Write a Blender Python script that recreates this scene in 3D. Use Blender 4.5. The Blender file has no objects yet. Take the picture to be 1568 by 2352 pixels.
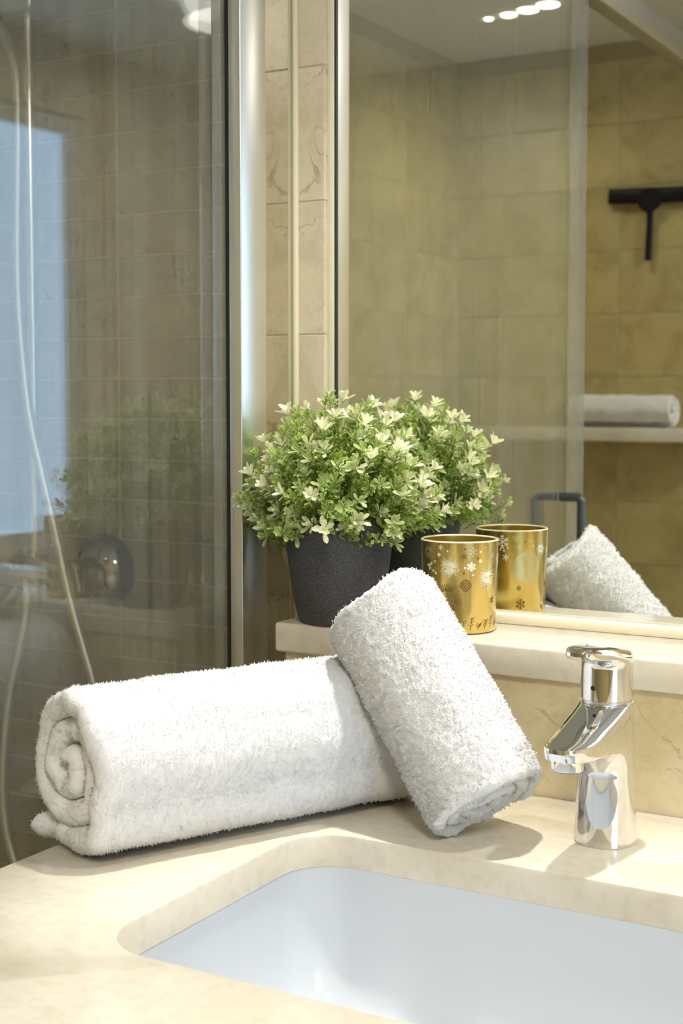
import bpy, bmesh, math, random
import numpy as np
from mathutils import Vector, Matrix, noise

# ------------------------------------------------------------------ camera, world, lights
sc = bpy.context.scene
COL = sc.collection
sc.view_settings.view_transform = 'Standard'
sc.view_settings.look = 'None'
sc.view_settings.gamma = 1.0
sc.view_settings.use_curve_mapping = False
sc.view_settings.exposure = 0.0
sc.cycles.use_denoising = True
sc.cycles.use_light_tree = False
sc.cycles.max_bounces = 7
sc.cycles.diffuse_bounces = 3
sc.cycles.glossy_bounces = 5
sc.cycles.transparent_max_bounces = 10
sc.cycles.use_adaptive_sampling = True
sc.cycles.adaptive_threshold = 0.13
sc.cycles.adaptive_min_samples = 16
sc.cycles.sample_clamp_indirect = 4.0
sc.cycles.blur_glossy = 0.5

cam_d = bpy.data.cameras.new('camera')
cam = bpy.data.objects.new('camera', cam_d)
COL.objects.link(cam)
sc.camera = cam
cam_d.sensor_fit = 'VERTICAL'
cam_d.sensor_height = 36.0
cam_d.lens = 3226.57 / 2352 * 36.0
cam_d.shift_y = -60.1 / 2352
cam_d.clip_start = 0.02
cam.location = (0, 0, 0.37)
cam.rotation_euler = (math.pi / 2 - 0.065014, 0, 0.52383)
cam_d.dof.use_dof = True
cam_d.dof.focus_distance = 1.22
cam_d.dof.aperture_fstop = 10.0

world = bpy.data.worlds.new('world')
sc.world = world
world.use_nodes = True
world.node_tree.nodes['Background'].inputs[0].default_value = (0.75, 0.85, 1.0, 1)
world.node_tree.nodes['Background'].inputs[1].default_value = 0.3

KEY_W = 64.0       # spot over the basin
FILL_W = 22.0      # added fill lamp, unseen behind the camera
SHOWER_W = 3.4     # shower spot and the ghost reflections built as spots
WIN_E = 2.7        # daylight in the frosted window
CEIL_Z = 1.35
FLOOR_Z = -0.85


# ------------------------------------------------------------------ helpers
def tag(o, label=None, cat=None, group=None, kind=None):
    if label: o['label'] = label
    if cat: o['category'] = cat
    if group: o['group'] = group
    if kind: o['kind'] = kind
    return o


def link(o, parent=None):
    COL.objects.link(o)
    if parent is not None:
        o.parent = parent
    return o


def empty(name, loc=(0, 0, 0), label=None, cat=None, group=None):
    o = bpy.data.objects.new(name, None)
    o.empty_display_size = 0.02
    o.location = loc
    link(o)
    return tag(o, label, cat, group)


def mesh_obj(name, verts, faces, mat, parent=None, smooth=False, angle=None):
    me = bpy.data.meshes.new(name)
    me.from_pydata([tuple(map(float, v)) for v in verts], [], [tuple(map(int, f)) for f in faces])
    bm = bmesh.new(); bm.from_mesh(me)
    bmesh.ops.recalc_face_normals(bm, faces=bm.faces)
    bm.to_mesh(me); bm.free()
    if smooth:
        me.shade_smooth()
        if angle:
            me.set_sharp_from_angle(angle=math.radians(angle))
    me.materials.append(mat)
    o = bpy.data.objects.new(name, me)
    return link(o, parent)


def box_bm(bm, x0, x1, y0, y1, z0, z1, bev=0.0, seg=2):
    r = bmesh.ops.create_cube(bm, size=1.0)
    vs = r['verts']
    for v in vs:
        v.co = Vector(((x0 + x1) / 2 + v.co.x * (x1 - x0), (y0 + y1) / 2 + v.co.y * (y1 - y0), (z0 + z1) / 2 + v.co.z * (z1 - z0)))
    if bev > 0:
        es = list({e for v in vs for e in v.link_edges})
        bmesh.ops.bevel(bm, geom=es, offset=bev, segments=seg, affect='EDGES', profile=0.5)


def bm_obj(name, bm, mat, parent=None, smooth=False, angle=40):
    me = bpy.data.meshes.new(name)
    bmesh.ops.recalc_face_normals(bm, faces=bm.faces)
    bm.to_mesh(me); bm.free()
    if smooth:
        me.shade_smooth()
        me.set_sharp_from_angle(angle=math.radians(angle))
    me.materials.append(mat)
    return link(bpy.data.objects.new(name, me), parent)


def box(name, x0, x1, y0, y1, z0, z1, mat, parent=None, bev=0.0, seg=2):
    bm = bmesh.new()
    box_bm(bm, x0, x1, y0, y1, z0, z1, bev, seg)
    return bm_obj(name, bm, mat, parent, smooth=bev > 0, angle=50)


def lathe(name, prof, mat, parent=None, loc=(0, 0, 0), n=64, close=True, angle=35, rot=None):
    """prof: list of (r, z)."""
    vs, fs = [], []
    for r, z in prof:
        for k in range(n):
            a = 2 * math.pi * k / n
            vs.append((r * math.cos(a), r * math.sin(a), z))
    m = len(prof)
    for i in range(m - 1):
        for k in range(n):
            k2 = (k + 1) % n
            fs.append((i * n + k, i * n + k2, (i + 1) * n + k2, (i + 1) * n + k))
    if close:
        fs.append(tuple(range(n - 1, -1, -1)))
        fs.append(tuple((m - 1) * n + k for k in range(n)))
    o = mesh_obj(name, vs, fs, mat, parent, smooth=True, angle=angle)
    o.location = loc
    if rot is not None:
        o.rotation_euler = rot
    return o


def tube(name, pts, rad, mat, parent=None, n=16, cyclic=False, smooth_pts=0):
    P = [Vector(p) for p in pts]
    if smooth_pts:                                   # Catmull-Rom
        Q = []
        for i in range(len(P) - 1):
            p0 = P[max(i - 1, 0)]; p1 = P[i]; p2 = P[i + 1]; p3 = P[min(i + 2, len(P) - 1)]
            for s in range(smooth_pts):
                t = s / smooth_pts
                Q.append(0.5 * ((2 * p1) + (p2 - p0) * t + (2 * p0 - 5 * p1 + 4 * p2 - p3) * t * t + (3 * p1 - p0 - 3 * p2 + p3) * t ** 3))
        Q.append(P[-1]); P = Q
    vs, fs = [], []
    up = None
    for i, p in enumerate(P):
        d = (P[min(i + 1, len(P) - 1)] - P[max(i - 1, 0)]).normalized()
        if up is None:
            up = Vector((0, 0, 1)) if abs(d.z) < 0.9 else Vector((1, 0, 0))
        s = d.cross(up).normalized(); up = s.cross(d).normalized()
        r = rad[i] if isinstance(rad, (list, tuple)) else rad
        for k in range(n):
            a = 2 * math.pi * k / n
            vs.append(p + s * (r * math.cos(a)) + up * (r * math.sin(a)))
    for i in range(len(P) - 1):
        for k in range(n):
            k2 = (k + 1) % n
            fs.append((i * n + k, i * n + k2, (i + 1) * n + k2, (i + 1) * n + k))
    fs.append(tuple(range(n - 1, -1, -1)))
    fs.append(tuple((len(P) - 1) * n + k for k in range(n)))
    return mesh_obj(name, vs, fs, mat, parent, smooth=True, angle=60)


# ------------------------------------------------------------------ materials
def new_mat(name):
    m = bpy.data.materials.new(name); m.use_nodes = True
    nt = m.node_tree
    return m, nt, nt.nodes['Principled BSDF'], nt.nodes['Material Output']


def pbr(name, col, rough=0.5, metal=0.0, spec=0.5, coat=0.0):
    m, nt, b, out = new_mat(name)
    b.inputs['Base Color'].default_value = (*col, 1)
    b.inputs['Roughness'].default_value = rough
    b.inputs['Metallic'].default_value = metal
    b.inputs['Specular IOR Level'].default_value = spec
    b.inputs['Coat Weight'].default_value = coat
    return m


def N(nt, t, **kw):
    n = nt.nodes.new(t)
    for k, v in kw.items():
        if k.startswith('i_'):
            n.inputs[int(k[2:])].default_value = v
        else:
            setattr(n, k, v)
    return n


def ramp(nt, stops):
    n = nt.nodes.new('ShaderNodeValToRGB')
    e = n.color_ramp.elements
    e[0].position, e[0].color = stops[0][0], (*stops[0][1], 1)
    e[1].position, e[1].color = stops[-1][0], (*stops[-1][1], 1)
    for p, c in stops[1:-1]:
        x = e.new(p); x.color = (*c, 1)
    return n


def marble(name, base, cloud, vein, scale=1.0, rough=0.22, vein_amt=0.5, per_object=0.0):
    """cream limestone marble: soft clouds, fine broken veins, tiny shell flecks."""
    m, nt, b, out = new_mat(name)
    L = nt.links.new
    tc = N(nt, 'ShaderNodeTexCoord')
    vec = tc.outputs['Object']
    if per_object:
        oi = N(nt, 'ShaderNodeObjectInfo')
        mul = N(nt, 'ShaderNodeVectorMath', operation='MULTIPLY_ADD')
        comb = N(nt, 'ShaderNodeCombineXYZ')
        sc_ = N(nt, 'ShaderNodeMath', operation='MULTIPLY', i_1=37.0)
        L(oi.outputs['Random'], sc_.inputs[0])
        L(sc_.outputs[0], comb.inputs[0]); L(sc_.outputs[0], comb.inputs[1]); L(sc_.outputs[0], comb.inputs[2])
        mul.inputs[1].default_value = (1, 1, 1)
        L(vec, mul.inputs[0]); L(comb.outputs[0], mul.inputs[2])
        vec = mul.outputs[0]
    n1 = N(nt, 'ShaderNodeTexNoise'); n1.inputs['Scale'].default_value = 5 * scale; n1.inputs['Detail'].default_value = 6
    n1.inputs['Distortion'].default_value = 0.6
    L(vec, n1.inputs['Vector'])
    r1 = ramp(nt, [(0.33, cloud), (0.52, base), (0.72, tuple(min(1, c * 1.08) for c in base))])
    L(n1.outputs['Fac'], r1.inputs[0])
    # veins: thin band around mid value of a distorted noise, broken up by another
    n2 = N(nt, 'ShaderNodeTexNoise'); n2.inputs['Scale'].default_value = 3.2 * scale; n2.inputs['Detail'].default_value = 5
    n2.inputs['Distortion'].default_value = 1.2
    L(vec, n2.inputs['Vector'])
    sub = N(nt, 'ShaderNodeMath', operation='SUBTRACT', i_1=0.5); L(n2.outputs['Fac'], sub.inputs[0])
    ab = N(nt, 'ShaderNodeMath', operation='ABSOLUTE'); L(sub.outputs[0], ab.inputs[0])
    mr = N(nt, 'ShaderNodeMapRange'); mr.inputs['From Min'].default_value = 0.0; mr.inputs['From Max'].default_value = 0.010
    mr.inputs['To Min'].default_value = 1.0; mr.inputs['To Max'].default_value = 0.0
    L(ab.outputs[0], mr.inputs['Value'])
    n3 = N(nt, 'ShaderNodeTexNoise'); n3.inputs['Scale'].default_value = 6 * scale; n3.inputs['Detail'].default_value = 3
    L(vec, n3.inputs['Vector'])
    mr3 = N(nt, 'ShaderNodeMapRange'); mr3.inputs['From Min'].default_value = 0.5; mr3.inputs['From Max'].default_value = 0.62
    L(n3.outputs['Fac'], mr3.inputs['Value'])
    mu = N(nt, 'ShaderNodeMath', operation='MULTIPLY'); L(mr.outputs[0], mu.inputs[0]); L(mr3.outputs[0], mu.inputs[1])
    mu2 = N(nt, 'ShaderNodeMath', operation='MULTIPLY', i_1=vein_amt); L(mu.outputs[0], mu2.inputs[0])
    mix = N(nt, 'ShaderNodeMix', data_type='RGBA'); L(mu2.outputs[0], mix.inputs[0]); L(r1.outputs[0], mix.inputs[6])
    mix.inputs[7].default_value = (*vein, 1)
    # flecks
    n4 = N(nt, 'ShaderNodeTexNoise'); n4.inputs['Scale'].default_value = 55 * scale; n4.inputs['Detail'].default_value = 3
    L(vec, n4.inputs['Vector'])
    r4 = ramp(nt, [(0.35, (0.86, 0.85, 0.83)), (0.5, (1, 1, 1)), (0.68, (1, 1, 1)), (0.76, (1.0, 1.0, 0.99))])
    L(n4.outputs['Fac'], r4.inputs[0])
    m2 = N(nt, 'ShaderNodeMix', data_type='RGBA', blend_type='MULTIPLY'); m2.inputs[0].default_value = 0.45
    L(mix.outputs[2], m2.inputs[6]); L(r4.outputs[0], m2.inputs[7])
    col = m2.outputs[2]
    if per_object:
        hsv = N(nt, 'ShaderNodeHueSaturation')
        mrv = N(nt, 'ShaderNodeMapRange'); mrv.inputs['To Min'].default_value = 1 - per_object; mrv.inputs['To Max'].default_value = 1 + per_object
        L(oi.outputs['Random'], mrv.inputs['Value']); L(mrv.outputs[0], hsv.inputs['Value']); L(col, hsv.inputs['Color'])
        col = hsv.outputs[0]
    L(col, b.inputs['Base Color'])
    b.inputs['Roughness'].default_value = rough
    return m


M = {}
M['counter'] = marble('counter_marble', (0.75, 0.685, 0.55), (0.68, 0.605, 0.45), (0.42, 0.33, 0.18), 1.6, 0.16, 0.14)
M['splash'] = marble('backsplash_marble', (0.72, 0.62, 0.40), (0.63, 0.52, 0.30), (0.34, 0.25, 0.11), 2.3, 0.25, 0.5)
M['tile'] = marble('wall_tile_marble', (0.66, 0.57, 0.40), (0.55, 0.46, 0.30), (0.28, 0.21, 0.10), 2.6, 0.25, 0.7, per_object=0.05)
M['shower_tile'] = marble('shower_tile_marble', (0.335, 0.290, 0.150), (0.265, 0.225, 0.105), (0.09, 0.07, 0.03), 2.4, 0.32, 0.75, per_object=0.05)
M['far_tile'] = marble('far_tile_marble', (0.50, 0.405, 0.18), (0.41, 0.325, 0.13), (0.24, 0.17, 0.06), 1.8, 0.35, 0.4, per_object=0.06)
M['grout'] = pbr('grout', (0.62, 0.56, 0.43), 0.8)
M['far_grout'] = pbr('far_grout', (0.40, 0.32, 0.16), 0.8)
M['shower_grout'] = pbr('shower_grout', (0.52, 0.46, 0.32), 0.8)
M['trim'] = pbr('cream_trim', (0.86, 0.80, 0.60), 0.35)
M['silicone'] = pbr('silicone', (0.80, 0.74, 0.54), 0.4)
M['paint'] = pbr('ceiling_paint', (0.78, 0.77, 0.73), 0.7)
M['floor'] = marble('floor_marble', (0.60, 0.51, 0.35), (0.5, 0.42, 0.27), (0.3, 0.22, 0.1), 1.2, 0.3, 0.4)
M['chrome'] = pbr('chrome', (0.86, 0.86, 0.87), 0.035, 1.0)
M['alu'] = pbr('brushed_aluminium', (0.88, 0.88, 0.87), 0.30, 1.0)
M['alu_polished'] = pbr('polished_aluminium', (0.70, 0.68, 0.60), 0.07, 1.0)
M['alu_satin'] = pbr('satin_aluminium', (0.72, 0.73, 0.72), 0.30, 1.0)
M['dark_chrome'] = pbr('shower_chrome', (0.42, 0.43, 0.44), 0.08, 1.0)
M['rail_chrome'] = pbr('rail_chrome', (0.85, 0.86, 0.87), 0.20, 1.0)
M['hose'] = pbr('hose_metal', (0.78, 0.79, 0.78), 0.42, 1.0)
M['slider'] = pbr('slider_chrome', (0.62, 0.63, 0.62), 0.32, 1.0)
M['rail_satin'] = pbr('rail_satin', (0.50, 0.50, 0.49), 0.35, 1.0)
M['handle_metal'] = pbr('grey_handle', (0.10, 0.11, 0.11), 0.35, 0.6)
M['black'] = pbr('black_rubber', (0.012, 0.012, 0.012), 0.5)
M['black_plastic'] = pbr('black_plastic', (0.007, 0.006, 0.005), 0.5, 0.0, 0.25)
M['ceramic'] = pbr('white_ceramic', (0.66, 0.69, 0.72), 0.06, 0.0, 0.5, 0.3)
M['soil'] = pbr('dark_moss', (0.015, 0.018, 0.01), 0.9)
M['stem'] = pbr('plant_stem', (0.16, 0.22, 0.05), 0.6)
M['steel_mesh'] = pbr('aerator_mesh', (0.35, 0.42, 0.40), 0.35, 0.6)
M['white_plastic'] = pbr('white_plastic', (0.8, 0.8, 0.78), 0.4)
M['print_light'] = pbr('cream_foil_print', (0.95, 0.90, 0.68), 0.30, 0.35)
M['print_dark'] = pbr('bronze_print', (0.20, 0.12, 0.02), 0.35, 0.4)
M['print_pale'] = pbr('pale_gold_print', (0.66, 0.56, 0.28), 0.3, 0.7)


def emis(name, col, strength):
    m, nt, b, out = new_mat(name)
    b.inputs['Base Color'].default_value = (*col, 1)
    b.inputs['Emission Color'].default_value = (*col, 1)
    b.inputs['Emission Strength'].default_value = strength
    return m


M['lens'] = emis('lamp_lens', (1.0, 0.97, 0.9), 6.0)
M['lens'].cycles.emission_sampling = 'NONE'
M['opal'] = emis('fill_lamp_glow', (1.0, 0.95, 0.86), 3.0)  # glow of the added fill lamp


def mirror_mat():
    m, nt, b, out = new_mat('mirror_silver')
    g = N(nt, 'ShaderNodeBsdfGlossy'); g.inputs['Color'].default_value = (0.90, 0.915, 0.87, 1); g.inputs['Roughness'].default_value = 0.0
    nt.links.new(g.outputs[0], out.inputs[0])
    return m


M['mirror'] = mirror_mat()


def glass_mat(name, tint, haze, streak=True, f0=0.085):
    """thin clear pane: straight-through transmission, Fresnel reflection, a little dried-water haze."""
    m, nt, b, out = new_mat(name)
    L = nt.links.new
    tr = N(nt, 'ShaderNodeBsdfTransparent'); tr.inputs[0].default_value = (*tint, 1)
    gl = N(nt, 'ShaderNodeBsdfGlossy'); gl.inputs['Roughness'].default_value = 0.012; gl.inputs['Color'].default_value = (0.95, 0.97, 1, 1)
    lw = N(nt, 'ShaderNodeLayerWeight'); lw.inputs['Blend'].default_value = 0.5
    p = N(nt, 'ShaderNodeMath', operation='POWER', i_1=5.0); L(lw.outputs['Facing'], p.inputs[0])
    ma = N(nt, 'ShaderNodeMath', operation='MULTIPLY_ADD', i_1=1 - f0, i_2=f0); L(p.outputs[0], ma.inputs[0])
    mx = N(nt, 'ShaderNodeMixShader'); L(ma.outputs[0], mx.inputs[0]); L(tr.outputs[0], mx.inputs[1]); L(gl.outputs[0], mx.inputs[2])
    df = N(nt, 'ShaderNodeBsdfDiffuse'); df.inputs[0].default_value = (0.8, 0.82, 0.8, 1)
    mh = N(nt, 'ShaderNodeMixShader'); mh.inputs[0].default_value = haze
    if streak:
        tc = N(nt, 'ShaderNodeTexCoord'); mp = N(nt, 'ShaderNodeMapping'); mp.inputs['Scale'].default_value = (1, 60, 1.2)
        L(tc.outputs['Object'], mp.inputs[0])
        no = N(nt, 'ShaderNodeTexNoise'); no.inputs['Scale'].default_value = 1.5; no.inputs['Detail'].default_value = 4
        L(mp.outputs[0], no.inputs['Vector'])
        mr = N(nt, 'ShaderNodeMapRange'); mr.inputs['From Min'].default_value = 0.3; mr.inputs['From Max'].default_value = 0.75
        mr.inputs['To Min'].default_value = haze * 0.4; mr.inputs['To Max'].default_value = haze * 1.8
        L(no.outputs['Fac'], mr.inputs['Value']); L(mr.outputs[0], mh.inputs[0])
    L(mx.outputs[0], mh.inputs[1]); L(df.outputs[0], mh.inputs[2])
    L(mh.outputs[0], out.inputs[0])
    return m


M['seal_milky'] = glass_mat('milky_seal', (0.82, 0.82, 0.76), 0.15, False)
M['seal_pale'] = glass_mat('pale_seal', (0.93, 0.93, 0.90), 0.07, False)
M['seal'] = glass_mat('clear_seal', (0.86, 0.88, 0.82), 0.06, False)
M['glass'] = glass_mat('shower_glass', (0.95, 0.965, 0.93), 0.045)


def towel_mat(name, scale, bump):
    m, nt, b, out = new_mat(name)
    L = nt.links.new
    b.inputs['Base Color'].default_value = (0.86, 0.85, 0.83, 1)
    b.inputs['Roughness'].default_value = 0.95
    b.inputs['Specular IOR Level'].default_value = 0.1
    b.inputs['Sheen Weight'].default_value = 0.25
    b.inputs['Sheen Roughness'].default_value = 0.5
    tc = N(nt, 'ShaderNodeTexCoord')
    n1 = N(nt, 'ShaderNodeTexNoise'); n1.inputs['Scale'].default_value = scale; n1.inputs['Detail'].default_value = 4
    n1.inputs['Roughness'].default_value = 0.65
    L(tc.outputs['Object'], n1.inputs['Vector'])
    bp = N(nt, 'ShaderNodeBump'); bp.inputs['Strength'].default_value = bump; bp.inputs['Distance'].default_value = 0.0015
    L(n1.outputs['Fac'], bp.inputs['Height']); L(bp.outputs[0], b.inputs['Normal'])
    return m


M['towel'] = towel_mat('white_terry', 900, 0.55)
M['towel_fine'] = towel_mat('white_plush', 1100, 0.45)


def pot_mat():
    m, nt, b, out = new_mat('charcoal_pot')
    L = nt.links.new
    tc = N(nt, 'ShaderNodeTexCoord')
    n1 = N(nt, 'ShaderNodeTexNoise'); n1.inputs['Scale'].default_value = 700; n1.inputs['Detail'].default_value = 3
    L(tc.outputs['Object'], n1.inputs['Vector'])
    r = ramp(nt, [(0.35, (0.030, 0.030, 0.032)), (0.55, (0.055, 0.055, 0.058)), (0.75, (0.13, 0.13, 0.135))])
    L(n1.outputs['Fac'], r.inputs[0]); L(r.outputs[0], b.inputs['Base Color'])
    b.inputs['Roughness'].default_value = 0.62
    bp = N(nt, 'ShaderNodeBump'); bp.inputs['Strength'].default_value = 0.25; bp.inputs['Distance'].default_value = 0.0005
    L(n1.outputs['Fac'], bp.inputs['Height']); L(bp.outputs[0], b.inputs['Normal'])
    return m


M['pot'] = pot_mat()


def leaf_mat():
    m, nt, b, out = new_mat('variegated_leaf')
    L = nt.links.new
    ae = N(nt, 'ShaderNodeAttribute', attribute_name='edge')
    ac = N(nt, 'ShaderNodeAttribute', attribute_name='cream')
    oi = N(nt, 'ShaderNodeObjectInfo')
    g = ramp(nt, [(0.0, (0.040, 0.105, 0.006)), (0.5, (0.10, 0.205, 0.012)), (1.0, (0.20, 0.33, 0.03))])
    L(oi.outputs['Random'], g.inputs[0])
    mx = N(nt, 'ShaderNodeMix', data_type='RGBA')
    L(ae.outputs['Fac'], mx.inputs[0]); L(g.outputs[0], mx.inputs[6]); mx.inputs[7].default_value = (0.56, 0.68, 0.15, 1)
    mc = N(nt, 'ShaderNodeMix', data_type='RGBA')
    L(ac.outputs['Fac'], mc.inputs[0]); L(mx.outputs[2], mc.inputs[6]); mc.inputs[7].default_value = (0.92, 0.90, 0.62, 1)
    L(mc.outputs[2], b.inputs['Base Color'])
    b.inputs['Roughness'].default_value = 0.42
    tl = N(nt, 'ShaderNodeBsdfTranslucent'); L(mc.outputs[2], tl.inputs[0])
    ms = N(nt, 'ShaderNodeMixShader'); ms.inputs[0].default_value = 0.34
    L(b.outputs[0], ms.inputs[1]); L(tl.outputs[0], ms.inputs[2]); L(ms.outputs[0], out.inputs[0])
    return m


M['leaf'] = leaf_mat()


def gold_mat():
    m, nt, b, out = new_mat('gold_mirror_glass')
    L = nt.links.new
    tc = N(nt, 'ShaderNodeTexCoord'); mp = N(nt, 'ShaderNodeMapping'); mp.inputs['Scale'].default_value = (60, 60, 6)
    L(tc.outputs['Object'], mp.inputs[0])
    n1 = N(nt, 'ShaderNodeTexNoise'); n1.inputs['Scale'].default_value = 1.0; n1.inputs['Detail'].default_value = 2
    L(mp.outputs[0], n1.inputs['Vector'])
    r = ramp(nt, [(0.3, (0.50, 0.36, 0.085)), (0.7, (0.66, 0.49, 0.15))])
    L(n1.outputs['Fac'], r.inputs[0]); L(r.outputs[0], b.inputs['Base Color'])
    b.inputs['Metallic'].default_value = 0.9
    b.inputs['Roughness'].default_value = 0.24
    b.inputs['Coat Weight'].default_value = 0.6
    b.inputs['Coat Roughness'].default_value = 0.03
    return m


M['gold'] = gold_mat()
M['gold_rim'] = pbr('rim_glass', (0.95, 0.86, 0.55), 0.12, 0.2)

# ------------------------------------------------------------------ room shell
YM = 1.306           # mirror face
Y_OPP = 2 * YM - 3.85
X_L, X_R = -1.826, 1.00
Y_SH = 1.75

fl = box('floor', X_L - 0.1, X_R + 0.1, Y_OPP - 0.1, Y_SH + 0.1, FLOOR_Z - 0.05, FLOOR_Z, M['floor']); tag(fl, kind='structure')
ce = box('ceiling', X_L - 0.1, X_R + 0.1, Y_OPP - 0.1, Y_SH + 0.1, CEIL_Z, CEIL_Z + 0.05, M['paint']); tag(ce, kind='structure')
wb = box('wall_back', -0.826, X_R + 0.1, 1.309, Y_SH + 0.1, FLOOR_Z, CEIL_Z, M['grout']); tag(wb, kind='structure')
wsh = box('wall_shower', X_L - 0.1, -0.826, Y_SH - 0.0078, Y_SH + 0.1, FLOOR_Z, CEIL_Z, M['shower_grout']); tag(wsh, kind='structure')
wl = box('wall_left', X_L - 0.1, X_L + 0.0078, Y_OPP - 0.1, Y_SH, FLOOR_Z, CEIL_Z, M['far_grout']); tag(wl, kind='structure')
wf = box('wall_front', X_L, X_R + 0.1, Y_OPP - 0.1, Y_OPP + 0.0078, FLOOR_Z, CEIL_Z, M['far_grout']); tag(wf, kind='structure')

# right wall with a window opening
WY0, WY1, WZ0, WZ1 = -0.52, 0.42, -0.06, 1.15
bm = bmesh.new()
for (y0, y1, z0, z1) in ((Y_OPP, WY0, FLOOR_Z, CEIL_Z), (WY1, 1.309, FLOOR_Z, CEIL_Z), (WY0, WY1, FLOOR_Z, WZ0), (WY0, WY1, WZ1, CEIL_Z)):
    box_bm(bm, X_R, X_R + 0.1, y0, y1, z0, z1)
wr = bm_obj('wall_right', bm, M['tile']); tag(wr, kind='structure')
M['pane'] = emis('frosted_daylight_pane', (0.46, 0.68, 1.0), WIN_E)
win = empty('window_1', (X_R, 0, WZ0)); tag(win, kind='structure')
win.location = (0, 0, 0)
bm = bmesh.new()
for (y0, y1, z0, z1) in ((WY0, WY0 + 0.05, WZ0, WZ1), (WY1 - 0.05, WY1, WZ0, WZ1), (WY0 + 0.05, WY1 - 0.05, WZ0, WZ0 + 0.05), (WY0 + 0.05, WY1 - 0.05, WZ1 - 0.05, WZ1)):
    box_bm(bm, X_R + 0.02, X_R + 0.07, y0, y1, z0, z1)
bm_obj('window_frame', bm, M['white_plastic'], win)
box('window_pane', X_R + 0.04, X_R + 0.05, WY0 + 0.05, WY1 - 0.05, WZ0 + 0.05, WZ1 - 0.05, M['pane'], win)


def tile_mesh(name, w, h, t, mat, ch=0.0012):
    """front face towards -y, chamfered; origin at the back centre."""
    a, b_ = w / 2, h / 2
    vs = [(-a, 0, -b_), (a, 0, -b_), (a, 0, b_), (-a, 0, b_),
          (-a, -t + ch, -b_), (a, -t + ch, -b_), (a, -t + ch, b_), (-a, -t + ch, b_),
          (-a + ch, -t, -b_ + ch), (a - ch, -t, -b_ + ch), (a - ch, -t, b_ - ch), (-a + ch, -t, b_ - ch)]
    fs = [(0, 1, 5, 4), (1, 2, 6, 5), (2, 3, 7, 6), (3, 0, 4, 7), (4, 5, 9, 8), (5, 6, 10, 9), (6, 7, 11, 10), (7, 4, 8, 11), (8, 9, 10, 11)]
    me = bpy.data.meshes.new(name); me.from_pydata(vs, [], fs); me.materials.append(mat)
    return me


def put_tile(me, loc, parent, rz=0.0, name='tile'):
    o = bpy.data.objects.new(name, me); o.location = loc; o.rotation_euler = (0, 0, rz)
    return link(o, parent)


rng = random.Random(5)
# shower back wall: low courses, stacked
TH, TW = 0.0632, 0.40
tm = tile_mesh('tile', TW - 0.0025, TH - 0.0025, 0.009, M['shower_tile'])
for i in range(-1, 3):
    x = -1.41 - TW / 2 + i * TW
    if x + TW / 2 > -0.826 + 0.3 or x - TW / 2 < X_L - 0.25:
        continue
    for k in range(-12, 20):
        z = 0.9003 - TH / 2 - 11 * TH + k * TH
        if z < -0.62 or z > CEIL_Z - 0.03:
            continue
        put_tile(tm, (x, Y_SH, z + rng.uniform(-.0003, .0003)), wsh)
# opposite wall, large tiles (seen in the mirror)
OH, OW = 0.1765, 0.353
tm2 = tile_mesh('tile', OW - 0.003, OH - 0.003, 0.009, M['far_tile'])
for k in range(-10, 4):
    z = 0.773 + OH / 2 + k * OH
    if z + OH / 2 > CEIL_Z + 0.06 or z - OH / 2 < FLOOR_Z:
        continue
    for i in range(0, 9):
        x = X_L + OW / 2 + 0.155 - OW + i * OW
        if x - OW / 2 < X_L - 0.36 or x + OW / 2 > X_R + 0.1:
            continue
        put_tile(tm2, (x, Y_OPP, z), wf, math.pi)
# left shower wall
for k in range(-10, 4):
    z = 0.773 + OH / 2 + k * OH
    if z + OH / 2 > CEIL_Z + 0.06 or z - OH / 2 < FLOOR_Z:
        continue
    for i in range(0, 9):
        y = Y_OPP + OW / 2 + i * OW
        if y + OW / 2 > Y_SH:
            continue
        put_tile(tm2, (X_L, y, z), wl, math.pi / 2)
# narrow strip of tiles between the shower profile and the mirror
SH_ = 0.1417
sx0, sx1 = -0.8075, -0.770
tm3 = tile_mesh('tile', sx1 - sx0, SH_ - 0.0012, 0.012, M['tile'], 0.0006)
for k in range(-6, 5):
    put_tile(tm3, ((sx0 + sx1) / 2, 1.309, 0.7177 + SH_ / 2 + k * SH_), wb)

# joint bead and mirror trims
jb = box('joint_backing', -0.8075, -0.7705, 1.2982, 1.309, FLOOR_Z, CEIL_Z - 0.001, M['grout'], wb)
o = box('trim_1', -0.8085, -0.8025, 1.293, 1.309, -0.02, CEIL_Z, M['silicone'], bev=0.002); tag(o, kind='structure')
o = box('trim_2', -0.7704, -0.7620, 1.3035, 1.309, 0.14, CEIL_Z, M['trim'], bev=0.0008); tag(o, kind='structure')
o = box('trim_3', -0.7620, X_R, 1.2925, 1.309, 0.14, 0.1503, M['trim'], bev=0.0015); tag(o, kind='structure')

# mirror
mir = empty('wall_mirror', (0, 0, 0), 'large frameless wall mirror above the cream marble ledge', 'mirror')
box('mirror_pane', -0.7600, X_R - 0.01, YM, 1.3088, 0.1505, CEIL_Z - 0.02, M['mirror'], mir)
box('mirror_edge', -0.7620, -0.7598, YM - 0.0022, 1.3088, 0.1505, CEIL_Z - 0.02, M['black'], mir)

# boxed wall under the ledge, ledge slab
bs = box('backsplash', -0.757, X_R, 1.197, 1.309, 0.0, 0.110, M['splash']); tag(bs, kind='structure')
ld = box('marble_ledge', -0.7645, X_R, 1.187, 1.2975, 0.110, 0.140, M['counter'], bev=0.0035, seg=3)
tag(ld, 'cream marble ledge slab running under the mirror, above the backsplash', 'ledge')

# ------------------------------------------------------------------ vanity top with basin cut-out
HX0, HX1, HY0, HY1, HR = -0.612, -0.156, 0.7195, 1.0065, 0.045
CX0, CX1, CY0, CY1 = -0.7715, X_R, 0.50, 1.203
hcx, hcy = (HX0 + HX1) / 2, (HY0 + HY1) / 2


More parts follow.
